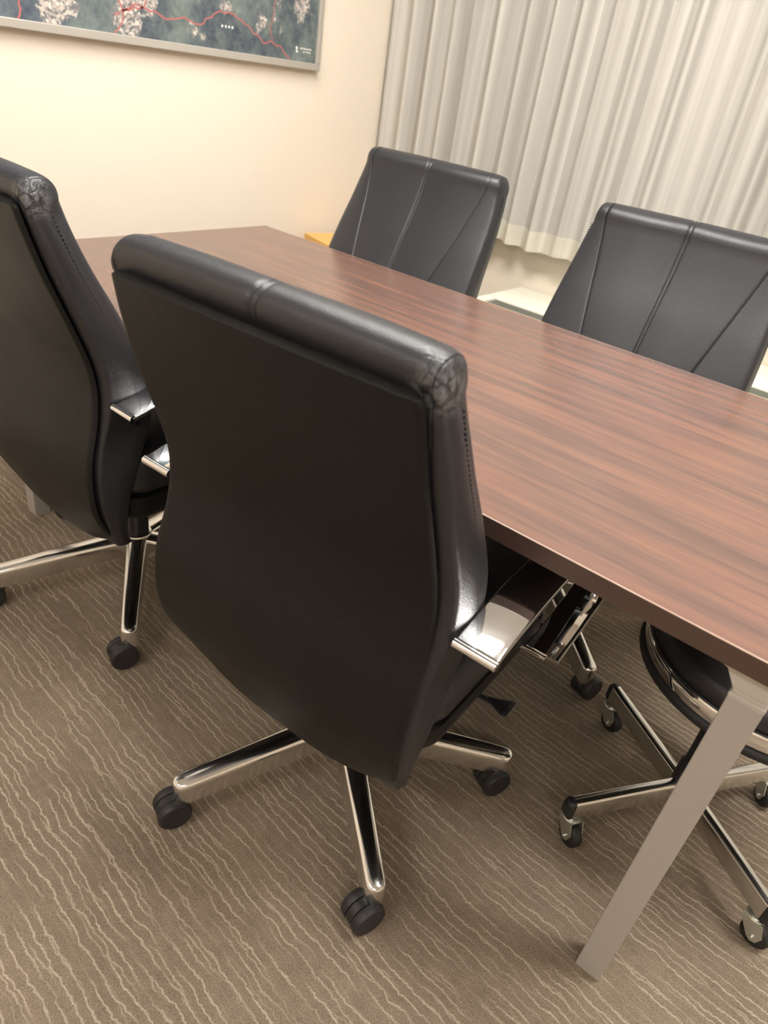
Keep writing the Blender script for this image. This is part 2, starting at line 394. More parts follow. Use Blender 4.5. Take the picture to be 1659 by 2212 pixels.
def leg(x, y, sx, sy):
    """sx, sy: direction from the outer corner of the leg towards the table middle"""
    g = bmesh.new(); cxx, cyy = x+sx*LW/2, y+sy*LW/2
    box(g, (cxx, cyy, 0.004+0.6315/2), (LW, LW, 0.6315), bev=0.0012)
    lg = mesh_obj('leg', g, M_SILVER, table, smooth=False)
    g = bmesh.new(); box(g, (cxx, cyy, 0.003), (LW-0.004, LW-0.004, 0.006)); mesh_obj('foot_glide', g, M_SILVER_LIGHT, lg, smooth=False)
    g = bmesh.new()
    box(g, (cxx, cyy, 0.6385), (LW+0.001, LW+0.001, 0.006), bev=0.001); box(g, (cxx, cyy, 0.645), (LW-0.003, LW-0.003, 0.008), bev=0.001)
    # folded bracket plates spreading from the leg head to the rails
    for ax in (0, 1):
        pr = [(0.0, 0.647), (LW-0.002, 0.647), (LW+0.012, 0.668), (LW+0.045, 0.680), (LW+0.052, 0.691), (0.0, 0.691)]
        vs = []
        for off in (0.0015, 0.0045):
            ring = []
            for u, z in pr:
                ring.append(Vector((x+sx*(u+0.001), y+sy*off, z)) if ax == 0 else Vector((x+sx*off, y+sy*(u+0.001), z)))
            vs.append([g.verts.new(p) for p in ring])
        g.faces.new(vs[0]); g.faces.new(vs[1][::-1])
        for i in range(len(pr)):
            j = (i+1) % len(pr); g.faces.new((vs[0][i], vs[0][j], vs[1][j], vs[1][i]))
    tag(mesh_obj('leg_bracket', g, M_SILVER_LIGHT, lg, smooth=False), 'lighter grey bracket at the head of the leg')
LX1 = 1.7975
for x, y, sx, sy in ((LX1, 0.03, -1, 1), (0.02, 0.03, 1, 1), (0.02, TW-0.03, 1, -1), (LX1, TW-0.03, -1, -1)): leg(x, y, sx, sy)
b = bmesh.new()
for x in (0.041, LX1-0.021): box(b, (x, TW/2, 0.6795), (0.024, TW-0.16, 0.024), bev=0.001)
for y in (0.20, TW-0.20): box(b, ((0.02+LX1)/2, y, 0.6795), (LX1-0.09, 0.03, 0.024), bev=0.001)
tag(mesh_obj('under_frame', b, M_SILVER, table, smooth=False), 'grey steel rails under the tabletop')

# ---------------------------------------------------------------- office armchair
# side profile of the back, chair frame: X right, Y forward, Z up, origin on the floor under the hub
PY = smooth_tab([(0.25, -0.183), (0.30, -0.207), (0.36, -0.229), (0.40, -0.241), (0.45, -0.247), (0.50, -0.246), (0.54, -0.238), (0.58, -0.225), (0.63, -0.2165),
      (0.68, -0.2185), (0.72, -0.230), (0.78, -0.252), (0.855, -0.281), (0.92, -0.300), (0.985, -0.314)])
PW = smooth_tab([(0.25, 0.222), (0.30, 0.230), (0.36, 0.240), (0.45, 0.246), (0.53, 0.246), (0.60, 0.241), (0.70, 0.235), (0.80, 0.231), (0.90, 0.226), (0.985, 0.218)])
CT = smooth_tab([(0.25, 0.045), (0.33, 0.060), (0.40, 0.085), (0.47, 0.112), (0.56, 0.128), (0.64, 0.112), (0.72, 0.098), (0.80, 0.088), (0.90, 0.072), (0.985, 0.060)])
CW = smooth_tab([(0.25, 0.226), (0.33, 0.236), (0.40, 0.247), (0.50, 0.252), (0.548, 0.250), (0.560, 0.2495), (0.572, 0.252), (0.62, 0.2575), (0.70, 0.257), (0.78, 0.252), (0.88, 0.243), (0.94, 0.236), (0.985, 0.229)])

def rounded_outline(z, zmin, zmax, hw, rtop, rbot):
    """half width with rounded top and bottom corners"""
    if z > zmax-rtop:
        t = (z-(zmax-rtop))/rtop; return hw - rtop*(1-math.sqrt(max(0, 1-t*t)))
    if z < zmin+rbot:
        t = ((zmin+rbot)-z)/rbot; return hw - rbot*1.0*(1-math.sqrt(max(0, 1-t*t)))
    return hw

def make_back_panel():
    b = bmesh.new(); z0, z1 = 0.262, 0.958
    nz, nu = 72, 40
    zs = []
    for i in range(nz+1):
        t = i/nz; zs.append(z0+(z1-z0)*(0.5-0.5*math.cos(math.pi*t))*0.35 + (z1-z0)*t*0.65)
    rings = []
    for z in zs:
        hw = rounded_outline(z, z0, z1, interp(PW, z), 0.009, 0.0)
        yb = interp(PY, z); ring = []
        edge_z = min(z1-z, z-z0); ez = math.sqrt(max(0, 1-(1-min(1, edge_z/0.007))**2))
        for k in range(nu+1):                                   # rear face left -> right
            s = -1+2*k/nu; s = math.copysign(1-(1-abs(s))**1.6, s)
            dx = (1-abs(s))*hw; ex = math.sqrt(max(0, 1-(1-min(1, dx/0.007))**2))
            e = min(ex, ez)
            # bottom edge rises towards the corners
            zz = z + (0.052*abs(s)**3.0)*max(0, 1-(z-z0)/0.18)**2
            pil = 0.006*(1-s*s)
            lip = 0.0
            ring.append(Vector((s*hw, yb - 0.0070*e + lip + 0.004*s*s, zz)))
        for k in range(nu+1):                                   # front (hidden) face back
            s = 1-2*k/nu
            zz = z + (0.052*abs(s)**3.0)*max(0, 1-(z-z0)/0.18)**2
            ring.append(Vector((s*hw*0.985, yb+0.003+0.004*s*s, zz)))
        rings.append(ring)
    ring_loft(b, rings)
    return b

def col_table():
    """columns across the cushion: (c, groove depth); c in -1..1, +-0.5 = the two slanting seams, 0 = centre seam"""
    cols = set()
    n = 34
    for i in range(n+1): cols.add(round(-1+2*i/n, 4))
    for c0 in (0.0,):
        for d in (-0.03, -0.022, -0.016, -0.011, -0.006, 0, 0.006, 0.011, 0.016, 0.022, 0.03): cols.add(round(c0+d, 4))
    for c0 in (-0.5, 0.5, -0.86, 0.86):
        for d in (-0.03, -0.018, -0.009, -0.0045, 0, 0.0045, 0.009, 0.018, 0.03): cols.add(round(c0+d, 4))
    for d in (0.97, 0.985, 0.993, 0.998): cols.add(d); cols.add(-d)
    return sorted(cols)
def c_to_x(c, z):
    hw = interp(CW, z)
    xs = 0.075 + (0.205-0.075)*min(1, max(0, (z-0.45)/0.53))    # slanting seam
    a = abs(c)
    x = xs*a/0.5 if a <= 0.5 else xs + (hw-xs)*(a-0.5)/0.5
    return math.copysign(x, c)

def cushion_profile():
    """closed loop (kind, z, t): t = 0 rear .. 1 front"""
    zt, zb = 0.990, 0.300
    P = []
    nz = 46
    zs = [zb + (zt-0.034-zb)*i/nz for i in range(nz+1)]
    for z in zs: P.append((z, 0.0))
    for i in range(1, 18):                                      # over the roll
        a = math.pi*i/18
        P.append(('roll', a))
    for z in reversed(zs): P.append((z, 1.0))
    for i in range(1, 5): P.append(('bot', i/5))
    return P, zt, zb
def make_back_cushion():
    b = bmesh.new(); P, zt, zb = cushion_profile(); rr = 0.034
    rings = []
    for c in col_table():
        ring = []
        edge = 1-abs(c)
        for q in P:
            if q[0] == 'roll':
                a = q[1]; z0 = zt-rr; base_z = z0 + rr*math.sin(a)*(1.0)
                yr = interp(PY, z0)+0.010; T = interp(CT, z0)
                rear_extra = 0.020
                yc = yr + T/2 - 0.006*math.sin(a); hy = T/2 + 0.009*math.sin(a)
                y = yc - hy*math.cos(a)
                z = base_z; t = (1-math.cos(a))/2; nrm = Vector((0, -math.cos(a), math.sin(a)))
                zx = z0
            elif q[0] == 'bot':
                z = zb-0.010*math.sin(math.pi*q[1]); T = interp(CT, zb); t = 1-q[1]; y = interp(PY, zb)+0.006+T*t; nrm = Vector((0, 0, -1)); zx = zb
            else:
                z, t = q; T = interp(CT, z); y = interp(PY, z)+0.010+T*t; nrm = Vector((0, 1 if t > 0.5 else -1, 0)); zx = z
            x = c_to_x(c, max(0.26, min(0.985, zx)))
            p = Vector((x, y, z))
            # gentle crown and pillow
            p.z += 0.006*(1-c*c) * max(0, (z-0.9)/0.087)
            front = max(0.0, nrm.y) + 0.6*max(0, nrm.z)
            seg = abs(math.sin(math.pi*min(1, abs(c)*2))) if abs(c) < 0.5 else 0
            if z > 0.4: p.y += 0.007*seg*max(0, nrm.y)
            # the wings fall back from the slanting seams
            if abs(c) > 0.5: p.y -= 0.016*((abs(c)-0.5)/0.5)**2*max(0, nrm.y)
            g = 0.0
            for c0 in ((-0.011, 0.011)): g += 0.0026*math.exp(-((c-c0)/0.0055)**2)
            for c0 in (-0.5, 0.5): g += 0.0034*math.exp(-((c-c0)/0.008)**2)*(1 if nrm.y > 0.05 else 0)
            for c0 in (-0.86, 0.86): g += 0.0040*math.exp(-((c-c0)/0.006)**2)*(1 if (nrm.z > 0.2 and nrm.y < 0.75) or (z > 0.90 and nrm.y < 0) else 0)
            p -= nrm*g
            ring.append(p)
        # round the ends: shrink every ring towards its own mid thickness, keep the side face flat
        e = edge*interp(CW, 0.7)
        if e < 0.022:
            k = math.sqrt(max(0, 1-(1-e/0.022)**2)); sh = 0.013*(1-k)
            cen_y = {}
            for i, p in enumerate(ring):
                q = P[i]
                if q[0] == 'roll':
                    a = q[1]; p.y += sh*math.cos(a); p.z -= sh*1.0*math.sin(a)
                elif q[0] == 'bot': p.z += sh*0.5
                else: p.y += sh*(1 if q[1] < 0.5 else -1)
        # upper corners dip
        if abs(c) > 0.80:
            dip = 0.020*((abs(c)-0.80)/0.20)**2.2
            for p in ring:
                if p.z > 0.90: p.z -= dip*(p.z-0.90)/0.087
        rings.append(ring)
    ring_loft(b, rings, cap=False)
    # side faces: strips from rear to front so they shade well
    for side, ring in ((0, rings[0]), (1, rings[-1])):
        vs = [b.verts.new(p) for p in ring]
        n = 47
        # inner fill with slight pillow: rear list 0..46, roll 17, front list reversed 46..0
        rear = vs[:n]; front = vs[n+17:n+17+n][::-1]
        sx = -1 if side == 0 else 1
        for i in range(n):
            pass
        mids = []
        for i in range(n):
            row = [rear[i]]
            for t in (0.15, 0.35, 0.5, 0.65, 0.85):
                p = rear[i].co.lerp(front[i].co, t); p.x += sx*0.004*math.sin(math.pi*t)
                row.append(b.verts.new(p))
            row.append(front[i]); mids.append(row)
        for i in range(n-1):
            for k in range(6): b.faces.new((mids[i][k], mids[i][k+1], mids[i+1][k+1], mids[i+1][k]))
        top = mids[-1]
        roll = vs[n:n+17]
        b.faces.new(list(roll) + top[::-1])
        bot = vs[n+17+n:]
        b.faces.new(list(bot) + mids[0])
    bmesh.ops.remove_doubles(b, verts=b.verts, dist=0.00005)
    return b

def rounded_block(nx, ny, fx, fy, prof, rcorner):
    """stack of rounded rectangles; prof = list of (z, half x, y0, y1)"""
    rings = []
    for z, hx, y0, y1 in prof:
        ring = []; r = min(rcorner, hx*0.98, (y1-y0)/2*0.98)
        for cx_, cy_, a0 in ((hx-r, y1-r, 0), (-hx+r, y1-r, 90), (-hx+r, y0+r, 180), (hx-r, y0+r, 270)):
            for k in range(9):
                a = math.radians(a0+90*k/8); ring.append(Vector((cx_+r*math.cos(a), cy_+r*math.sin(a), z)))
        rings.append(ring)
    return rings

def arm_profile():
    """centre line (y, z) of the flat chrome strap: rear tip, top run, nose, lower run, tail"""
    pts = [(-0.198, 0.623), (-0.184, 0.6270), (-0.150, 0.6345), (-0.10, 0.6420), (-0.04, 0.6470), (0.03, 0.6480), (0.15, 0.6460), (0.235, 0.638)]
    for k in range(1, 12):
        a = math.radians(78-15.5*k); pts.append((0.258+0.086*math.cos(a), 0.533+0.104*math.sin(a)+(-0.004 if k > 6 else 0)))
    pts += [(0.225, 0.419), (0.19, 0.413), (0.15, 0.408), (0.118, 0.403)]
    return pts
def strap(bm, pts, x0, x1, th, r=0.0035):
    pts = [Vector((0, y, z)) for y, z in pts]
    dense = []
    for i in range(len(pts)-1):
        for k in range(3):
            t = k/3; p0 = pts[max(i-1, 0)]; p1 = pts[i]; p2 = pts[i+1]; p3 = pts[min(i+2, len(pts)-1)]
            dense.append(0.5*((2*p1)+(-p0+p2)*t+(2*p0-5*p1+4*p2-p3)*t*t+(-p0+3*p1-3*p2+p3)*t*t*t))
    dense.append(pts[-1]); rings = []
    for i, p in enumerate(dense):
        t = (dense[min(i+1, len(dense)-1)]-dense[max(i-1, 0)]).normalized(); nn = Vector((0, -t.z, t.y))
        ring = []
        h = th/2
        for cx_, cy_, a0 in ((x1-r, h-r, 0), (x0+r, h-r, 90), (x0+r, -h+r, 180), (x1-r, -h+r, 270)):
            for k in range(4):
                a = math.radians(a0+30*k); ring.append(p + Vector((cx_+r*math.cos(a), 0, 0)) + nn*(cy_+r*math.sin(a)))
        rings.append(ring)
    ring_loft(bm, rings)

HUB_ANG = [-110.5, -38.5, 33.5, 105.5, 177.5]
def make_star_arm(ang, ra=0.338):
    b = bmesh.new(); a = math.radians(ang); d = Vector((math.cos(a), math.sin(a), 0)); s = Vector((-d.y, d.x, 0))
    rings = []
    n = 14
    for i in range(n+1):
        t = i/n; r = 0.028+(ra-0.028)*t
        hw = 0.0250-0.0060*t; top = 0.128-0.028*t**1.15; bot = 0.078-0.026*t
        k = 1.0
        if r > ra-0.014:
            q = (r-(ra-0.014))/0.014; k = math.sqrt(max(0.02, 1-q*q*0.93))
        mid = (top+bot)/2; hh = (top-bot)/2
        ring = []
        prof = [(-1, -1), (-1, -0.3), (-0.98, 0.45), (-0.90, 0.72), (-0.74, 0.90), (-0.40, 0.99), (0, 1.0), (0.40, 0.99), (0.74, 0.90), (0.90, 0.72), (0.98, 0.45), (1, -0.3), (1, -1)]
        for u, v in prof: ring.append(d*r + s*(u*hw*k) + Vector((0, 0, mid+v*hh*(1 if v < 0 else (0.6+0.4*k)))))
        rings.append(ring)
    rings.insert(n, [p for p in rings[n-1]]) if False else None
    # finer rounded nose
    rings = rings[:-1]
    for q in (0.35, 0.65, 0.85, 0.96, 1.0):
        r = ra-0.014+0.014*q; t = (r-0.028)/(ra-0.028); k = math.sqrt(max(0.03, 1-q*q*0.97)); hw = 0.0250-0.0060*t; top = 0.128-0.028*t**1.15; bot = 0.078-0.026*t
        mid = (top+bot)/2; hh = (top-bot)/2
        if (rings[-1][6]-d*r).dot(d) > -0.0005: rings.pop()
        rings.append([d*r + s*(u*hw*k) + Vector((0, 0, mid+v*hh*(1 if v < 0 else (0.75+0.25*k)))) for u, v in prof])
    ring_loft(b, rings)
    return b
def make_caster():
    """twin wheel caster, axle along local X; stem at origin top, wheel bottom at z = 0"""
    R_ = 0.0300
    hb = bmesh.new()                                            # hood and stem
    lathe(hb, [(0.0055, 0.030), (0.0055, 0.062)], n=12)
    rings = []
    for xx, rr_ in ((-0.0078, 0.0275), (-0.0065, 0.0290), (0.0065, 0.0290), (0.0078, 0.0275)):
        rings.append([Vector((xx, -0.016+rr_*math.cos(math.radians(a)), 0.0300+rr_*math.sin(math.radians(a)))) for a in range(0, 360, 12)])
    ring_loft(hb, rings)
    ws = []
    for sx in (-1, 1):
        wb = bmesh.new()
        prof = [(0.004, 0.0082), (R_-0.0035, 0.0082), (R_-0.0008, 0.0092), (R_, 0.0110), (R_, 0.021), (R_-0.002, 0.0245), (R_-0.006, 0.0258), (R_-0.008, 0.0255), (0.012, 0.0262), (0.002, 0.0262)]
        rot = Matrix.Rotation(math.radians(90*sx), 3, 'Y')
        lathe(wb, prof, c=(0, -0.016, R_), n=36, rot=rot)
        ws.append(wb)
    return hb, ws

def make_lever():
    b = bmesh.new()
    tube(b, [(0.05, 0.035, 0.322), (0.20, 0.035, 0.322), (0.262, 0.035, 0.330)], 0.0045, 8)
    rings = []
    for x, hy, hz in ((0.252, 0.006, 0.006), (0.262, 0.008, 0.006), (0.272, 0.014, 0.0055), (0.284, 0.020, 0.005), (0.291, 0.021, 0.0045), (0.294, 0.020, 0.002)):
        zc = 0.330+0.15*(x-0.25)
        rings.append([Vector((x, 0.035+hy*math.cos(t*math.pi/8), zc+hz*math.sin(t*math.pi/8))) for t in range(16)])
    ring_loft(b, rings)
    return b

def make_armchair(label, worn):
    t = empty('office_armchair', (0, 0, 0)); tag(t, label, 'chair', 'black leather armchairs round the table')
    cu = mesh_obj('back_cushion', make_back_cushion(), M_LEATHER, t, auto=55)
    mesh_obj('back_panel', make_back_panel(), M_LEATHER_SHADED, t, auto=50)
    # dashed stitching down the side of the cushion near its front edge
    for sx in (-1, 1):
        b = bmesh.new(); z = 0.94
        while z > 0.60:
            for q in (0,):
                T = interp(CT, z); y = interp(PY, z)+0.010+T*0.50; x = sx*(interp(CW, z)+0.0034); z2 = z-0.0036; y2 = interp(PY, z2)+0.010+interp(CT, z2)*0.50
                d = Vector((0, y2-y, z2-z)).normalized(); nn = Vector((0, -d.z, d.y))*0.0005
                c4 = [Vector((x, y, z))+nn, Vector((x, y, z))-nn, Vector((x, y2, z2))-nn, Vector((x, y2, z2))+nn]
                lo = [b.verts.new(p-Vector((sx*0.0015, 0, 0))) for p in c4]; hi = [b.verts.new(p+Vector((sx*0.0005, 0, 0))) for p in c4]
                b.faces.new(hi); b.faces.new(lo[::-1])
                for i in range(4): b.faces.new((lo[i], lo[(i+1) % 4], hi[(i+1) % 4], hi[i]))
            z -= 0.0062
        o = mesh_obj('stitching', b, M_THREAD, cu, smooth=False); o['kind'] = 'stuff'
    # seat cushion and the padded shell below it
    b = bmesh.new()
    prof = [(0.405, 0.236, -0.165, 0.235), (0.412, 0.247, -0.175, 0.250), (0.430, 0.2525, -0.178, 0.262), (0.455, 0.2525, -0.178, 0.266), (0.478, 0.247, -0.175, 0.260), (0.492, 0.235, -0.168, 0.245), (0.500, 0.21, -0.16, 0.215), (0.503, 0.12, -0.10, 0.13)]
    rings = rounded_block(0, 0, 0, 0, prof, 0.06)
    for ring in rings[-3:]:
        for p in ring: p.z -= 0.012*max(0, p.y-0.12)/0.14
    ring_loft(b, rings); mesh_obj('seat_cushion', b, M_LEATHER, t, auto=60)
    b = bmesh.new()
    prof = [(0.334, 0.150, -0.12, 0.17), (0.336, 0.205, -0.15, 0.215), (0.343, 0.232, -0.166, 0.238), (0.360, 0.246, -0.172, 0.252), (0.385, 0.2505, -0.176, 0.260), (0.403, 0.249, -0.177, 0.256), (0.406, 0.240, -0.172, 0.248)]
    ring_loft(b, rounded_block(0, 0, 0, 0, prof, 0.055)); mesh_obj('seat_shell', b, M_LEATHER_SHADED, t, auto=60)
    # armrests
    for sx in (-1, 1):
        b = bmesh.new(); x0, x1 = 0.261, 0.322
        strap(b, arm_profile(), min(sx*x0, sx*x1), max(sx*x0, sx*x1), 0.0100)
        # tail that turns in under the seat
        box(b, (sx*0.250, 0.150, 0.4045), (0.10, 0.075, 0.0085), rot=Matrix.Rotation(math.radians(6), 4, 'X'), bev=0.001)
        # rolled rear end
        tube(b, [(sx*(x0+0.0005), -0.198, 0.6225), (sx*(x1-0.0005), -0.198, 0.6225)], 0.0072, 20)
        tube(b, [(sx*(x0+0.0005), -0.191, 0.6165), (sx*(x1-0.0005), -0.191, 0.6165)], 0.0055, 16)
        ar = mesh_obj('armrest', b, M_CHROME, t, auto=35)
    # mechanism, column, base
    b = bmesh.new(); box(b, (0, 0.01, 0.322), (0.16, 0.22, 0.030), bev=0.006); mesh_obj('tilt_mechanism', b, M_PLASTIC, t)
    mesh_obj('height_lever', make_lever(), M_PLASTIC, t)
    b = bmesh.new(); lathe(b, [(0.0285, 0.125), (0.0285, 0.215), (0.024, 0.218), (0.024, 0.275), (0.014, 0.278), (0.014, 0.310)], n=28); mesh_obj('gas_column', b, M_PLASTIC, t)
    b = bmesh.new(); lathe(b, [(0.030, 0.076), (0.036, 0.082), (0.038, 0.120), (0.034, 0.131), (0.029, 0.132)], n=32); mesh_obj('hub', b, M_ALU, t)
    hb, ws = make_caster()
    first = None
    for k, ang in enumerate(HUB_ANG):
        am = mesh_obj('base_arm', make_star_arm(ang), M_ALU, t, auto=50)
        a = math.radians(ang); tip = Vector((math.cos(a), math.sin(a), 0))*0.324
        if first is None:
            hood = mesh_obj('caster', hb, M_PLASTIC, t); wl = [mesh_obj('wheel', wb, M_WHEEL, hood) for wb in ws]; first = (hood, wl)
        else:
            hood = first[0].copy(); COL.objects.link(hood)
            hood.parent = t
            for q in first[1]:
                q2 = q.copy(); COL.objects.link(q2); q2.parent = hood
        hood.location = tip; hood.rotation_euler = (0, 0, math.radians([-24, -20, -28, 20, -60][k]))
    return t
def copy_tree(o, parent=None):
    c = o.copy(); COL.objects.link(c)
    if parent: c.parent = parent
    for ch in list(o.children): copy_tree(ch, c)
    return c
chair = make_armchair('nearest black leather armchair, seen from behind, its cracked top corner near the table edge', True)
chairs = [(chair, (1.2035, 0.0526), 3.0, None)]
for lab, xy, rz in (('black leather armchair cut off by the left edge of the photo, seen from behind', (0.446, 0.100), 0.0),
                    ('black leather armchair facing the viewer, across the table nearer the picture wall', (0.491, 0.808), 180+1.0),
                    ('black leather armchair facing the viewer, across the table nearer the right edge', (1.247, 0.812), 180+3.0)):
    chairs.append((copy_tree(chair), xy, rz, lab))
for o, xy, rz, lab in chairs:
    o.location = (xy[0], xy[1], 0); o.rotation_euler = (0, 0, math.radians(rz))
    if lab: o['label'] = lab
# the swivel bases are turned independently of the seats
def spin_base(o, deg):
    M = Matrix.Rotation(math.radians(deg), 4, 'Z')
    for ch in o.children:
        nm = ch.name.split('.')[0]
        if nm == 'base_arm': ch.rotation_euler = (0, 0, math.radians(deg))
        elif nm == 'caster': ch.location = M @ ch.location
spin_base(chairs[0][0], -3.0)
spin_base(chairs[1][0], 1.0)
spin_base(chairs[2][0], 180-14)
spin_base(chairs[3][0], -180-3.0-4)

# ---------------------------------------------------------------- round stool under the right end of the table
st = empty('round_stool', (1.765, 0.4235, 0)); tag(st, 'low round black stool with chrome seat ring and four-armed chrome caster base, under the table', 'stool')
SXO = 0.020; SZ = 0.0
b = bmesh.new(); lathe(b, [(0.05, 0.452), (0.188, 0.452), (0.1935, 0.456), (0.195, 0.470), (0.192, 0.484), (0.180, 0.494), (0.14, 0.499), (0.02, 0.501)], c=(SXO, 0, 0), n=72); mesh_obj('seat', b, M_VINYL, st, auto=60)
b = bmesh.new(); lathe(b, [(0.184, 0.424), (0.1985, 0.424), (0.2005, 0.427), (0.2005, 0.449), (0.1985, 0.4525), (0.184, 0.4525)], c=(SXO, 0, 0), n=96); tag(mesh_obj('seat_ring', b, M_CHROME, st, auto=50), 'chrome band round the seat')
b = bmesh.new(); lathe(b, [(0.10, 0.404), (0.196, 0.404), (0.2025, 0.408), (0.2045, 0.413), (0.2025, 0.421), (0.196, 0.4245), (0.10, 0.4245)], c=(SXO, 0, 0), n=72); mesh_obj('lower_rim', b, M_RUBBER, st, auto=60)
b = bmesh.new(); lathe(b, [(0.024, 0.100), (0.024, 0.16), (0.019, 0.165), (0.019, 0.395), (0.05, 0.402)], n=28); mesh_obj('column', b, M_PLASTIC, st)
for k in range(4):
    a = math.radians(-124.5+90*k); d = Vector((math.cos(a), math.sin(a), 0)); s = Vector((-d.y, d.x, 0))
    b = bmesh.new(); rings = []
    for r, top, bot in ((0.0, 0.116, 0.072), (0.10, 0.115, 0.072), (0.19, 0.113, 0.072), (0.246, 0.112, 0.072)):
        hw = 0.0115
        prof = [(-1, -1), (-1, 0.72), (-0.82, 0.92), (-0.45, 1), (0, 1.02), (0.45, 1), (0.82, 0.92), (1, 0.72), (1, -1)]
        rings.append([d*r+s*(u*hw)+Vector((0, 0, (top+bot)/2+v*(top-bot)/2)) for u, v in prof])
    ring_loft(b, rings); am = mesh_obj('base_arm', b, M_STOOL, st, auto=50)
    b = bmesh.new(); rings = []
    for r, kk in ((0.2455, 1.04), (0.254, 1.04), (0.2585, 0.86), (0.260, 0.5)):
        rings.append([d*r+s*(u*0.0115*kk)+Vector((0, 0, 0.0920+v*0.0200*kk)) for u, v in prof])
    ring_loft(b, rings); tag(mesh_obj('end_cap', b, M_PLASTIC, am, auto=60), 'black plastic end cap')
    # zinc fork with a single black wheel
    fa = math.radians([60, 75, 40, 65][k]); Rf = Matrix.Rotation(fa, 3, 'Z'); KS = 1.28; base = d*0.236
    def P(x, y, z): return base + Rf @ Vector((x*KS, y*KS, 0)) + Vector((0, 0, z*KS))
    b = bmesh.new()
    lathe(b, [(0.005, 0.064), (0.0145, 0.064), (0.0145, 0.069), (0.0105, 0.070), (0.0105, 0.074), (0.005, 0.075)], c=base, n=20)
    lathe(b, [(0.004, 0.060), (0.0165, 0.060), (0.0180, 0.0625), (0.0165, 0.065), (0.004, 0.065)], c=base, n=24)
    for sx in (-1, 1):
        xs = sx*0.0105
        loop = [(-0.014, 0.049), (0.013, 0.049), (0.0135, 0.040), (-0.004, 0.016), (-0.0105, 0.0125), (-0.017, 0.016), (-0.021, 0.030)]
        A = [b.verts.new(P(xs-0.0009, y, z)) for y, z in loop]; Bv = [b.verts.new(P(xs+0.0009, y, z)) for y, z in loop]
        b.faces.new(A); b.faces.new(Bv[::-1])
        for i in range(len(loop)):
            j = (i+1) % len(loop); b.faces.new((A[i], A[j], Bv[j], Bv[i]))
    box(b, P(0, -0.001, 0.0486), (0.0285, 0.034, 0.002), rot=Rf.to_4x4())
    ax = Rf @ Vector((1, 0, 0))
    tube(b, [P(-0.0145, -0.0105, 0.0205), P(0.0145, -0.0105, 0.0205)], 0.0035, 12)
    fk = mesh_obj('caster_fork', b, M_ZINC, st, auto=30); fk['label'] = 'bare zinc caster fork'
    b = bmesh.new()
    prof2 = [(0.004, -0.0105), (0.021, -0.0105), (0.0250, -0.0075), (0.0262, 0.0), (0.0250, 0.0075), (0.021, 0.0105), (0.004, 0.0105)]
    lathe(b, prof2, c=P(0, -0.0105, 0.0205), n=28, rot=Rf @ Matrix.Rotation(math.radians(90), 3, 'Y'))
    mesh_obj('caster_wheel', b, M_RUBBER, fk, auto=50)

# ---------------------------------------------------------------- curtain
cur = empty('curtain', (0, 1.80, 0)); tag(cur, 'floor-clearing cream striped curtain hanging in deep pleats over the window wall', 'curtain')
def pleat(x, z):
    w1 = x + 0.010*math.sin(x*7.1+1.0) + 0.008*math.sin(x*17.3) + 0.006*noise.noise(Vector((x*3, z*0.8, 2)))
    a = 0.032*(0.75+0.35*math.sin(x*4.7+0.6)) * (0.72+0.28*min(1, (z-0.6)/1.2))
    ph = 2*math.pi*w1/0.098 + 0.5*noise.noise(Vector((x*2.0, z*1.3, 7)))
    y = a*math.sin(ph) + 0.16*a*math.sin(2*ph+0.8) + 0.006*math.sin(ph*0.5+1.3)
    return y
def sheet(name, z0f, z1f, off, mat, nz, th=0.0016):
    b = bmesh.new(); x0, x1, nx = -0.318, 4.2, 1500
    rowsF, rowsB = [], []
    for side, rows in ((-1, rowsF), (1, rowsB)):
        for j in range(nz+1):
            row = []
            for i in range(nx+1):
                x = x0+(x1-x0)*i/nx; z = z0f(x)+(z1f(x)-z0f(x))*j/nz
                row.append(b.verts.new((x, pleat(x, z)+side*(th/2+off), z)))
            rows.append(row)
    for rows in (rowsF, rowsB):
        for j in range(nz):
            for i in range(nx): b.faces.new((rows[j][i], rows[j][i+1], rows[j+1][i+1], rows[j+1][i]))
    for j in (0, nz):
        for i in range(nx): b.faces.new((rowsF[j][i], rowsF[j][i+1], rowsB[j][i+1], rowsB[j][i]))
    o = mesh_obj(name, b, mat, cur, auto=80); return o
zb_ = lambda x: 0.693 + 0.004*math.sin(x*9.0) + 0.003*math.sin(x*23+1)
sheet('curtain_panel', lambda x: zb_(x)+0.072, lambda x: 2.50, 0.0, M_CURTAIN, 14)
tag(sheet('bottom_hem', zb_, lambda x: zb_(x)+0.0725, 0.0006, M_HEM, 3), 'paler deep hem along the bottom of the curtain')
b = bmesh.new(); box(b, (1.94, 0, 2.515), (4.4, 0.05, 0.03), bev=0.002); mesh_obj('curtain_rail', b, M_WINFRAME, cur, smooth=False)

# ---------------------------------------------------------------- low white unit under the window
un = empty('heating_unit', (0.44, 1.86, 0)); tag(un, 'low ivory heating unit with a dark slot in its top, under the curtain', 'heater')
UH, UD, UL = 0.540, 0.365, 1.5
b = bmesh.new()
box(b, (UL/2, -UD/2, (UH-0.02)/2), (UL, UD, UH-0.02), bev=0.004)
mesh_obj('body', b, M_WHITE_UNIT, un, auto=30)
b = bmesh.new()
s0, s1 = -UD+0.02, -UD+0.105
box(b, (UL/2, s1/2, UH-0.010), (UL, -s1, 0.020), bev=0.003)
box(b, (UL/2, (-UD+s0)/2, UH-0.010), (UL, s0+UD, 0.020), bev=0.002)
box(b, (0.0225, (s0+s1)/2, UH-0.010), (0.045, s1-s0+0.004, 0.020))
box(b, (UL-0.0225, (s0+s1)/2, UH-0.010), (0.045, s1-s0+0.004, 0.020))
mesh_obj('top_cover', b, M_WHITE_UNIT, un, auto=30)
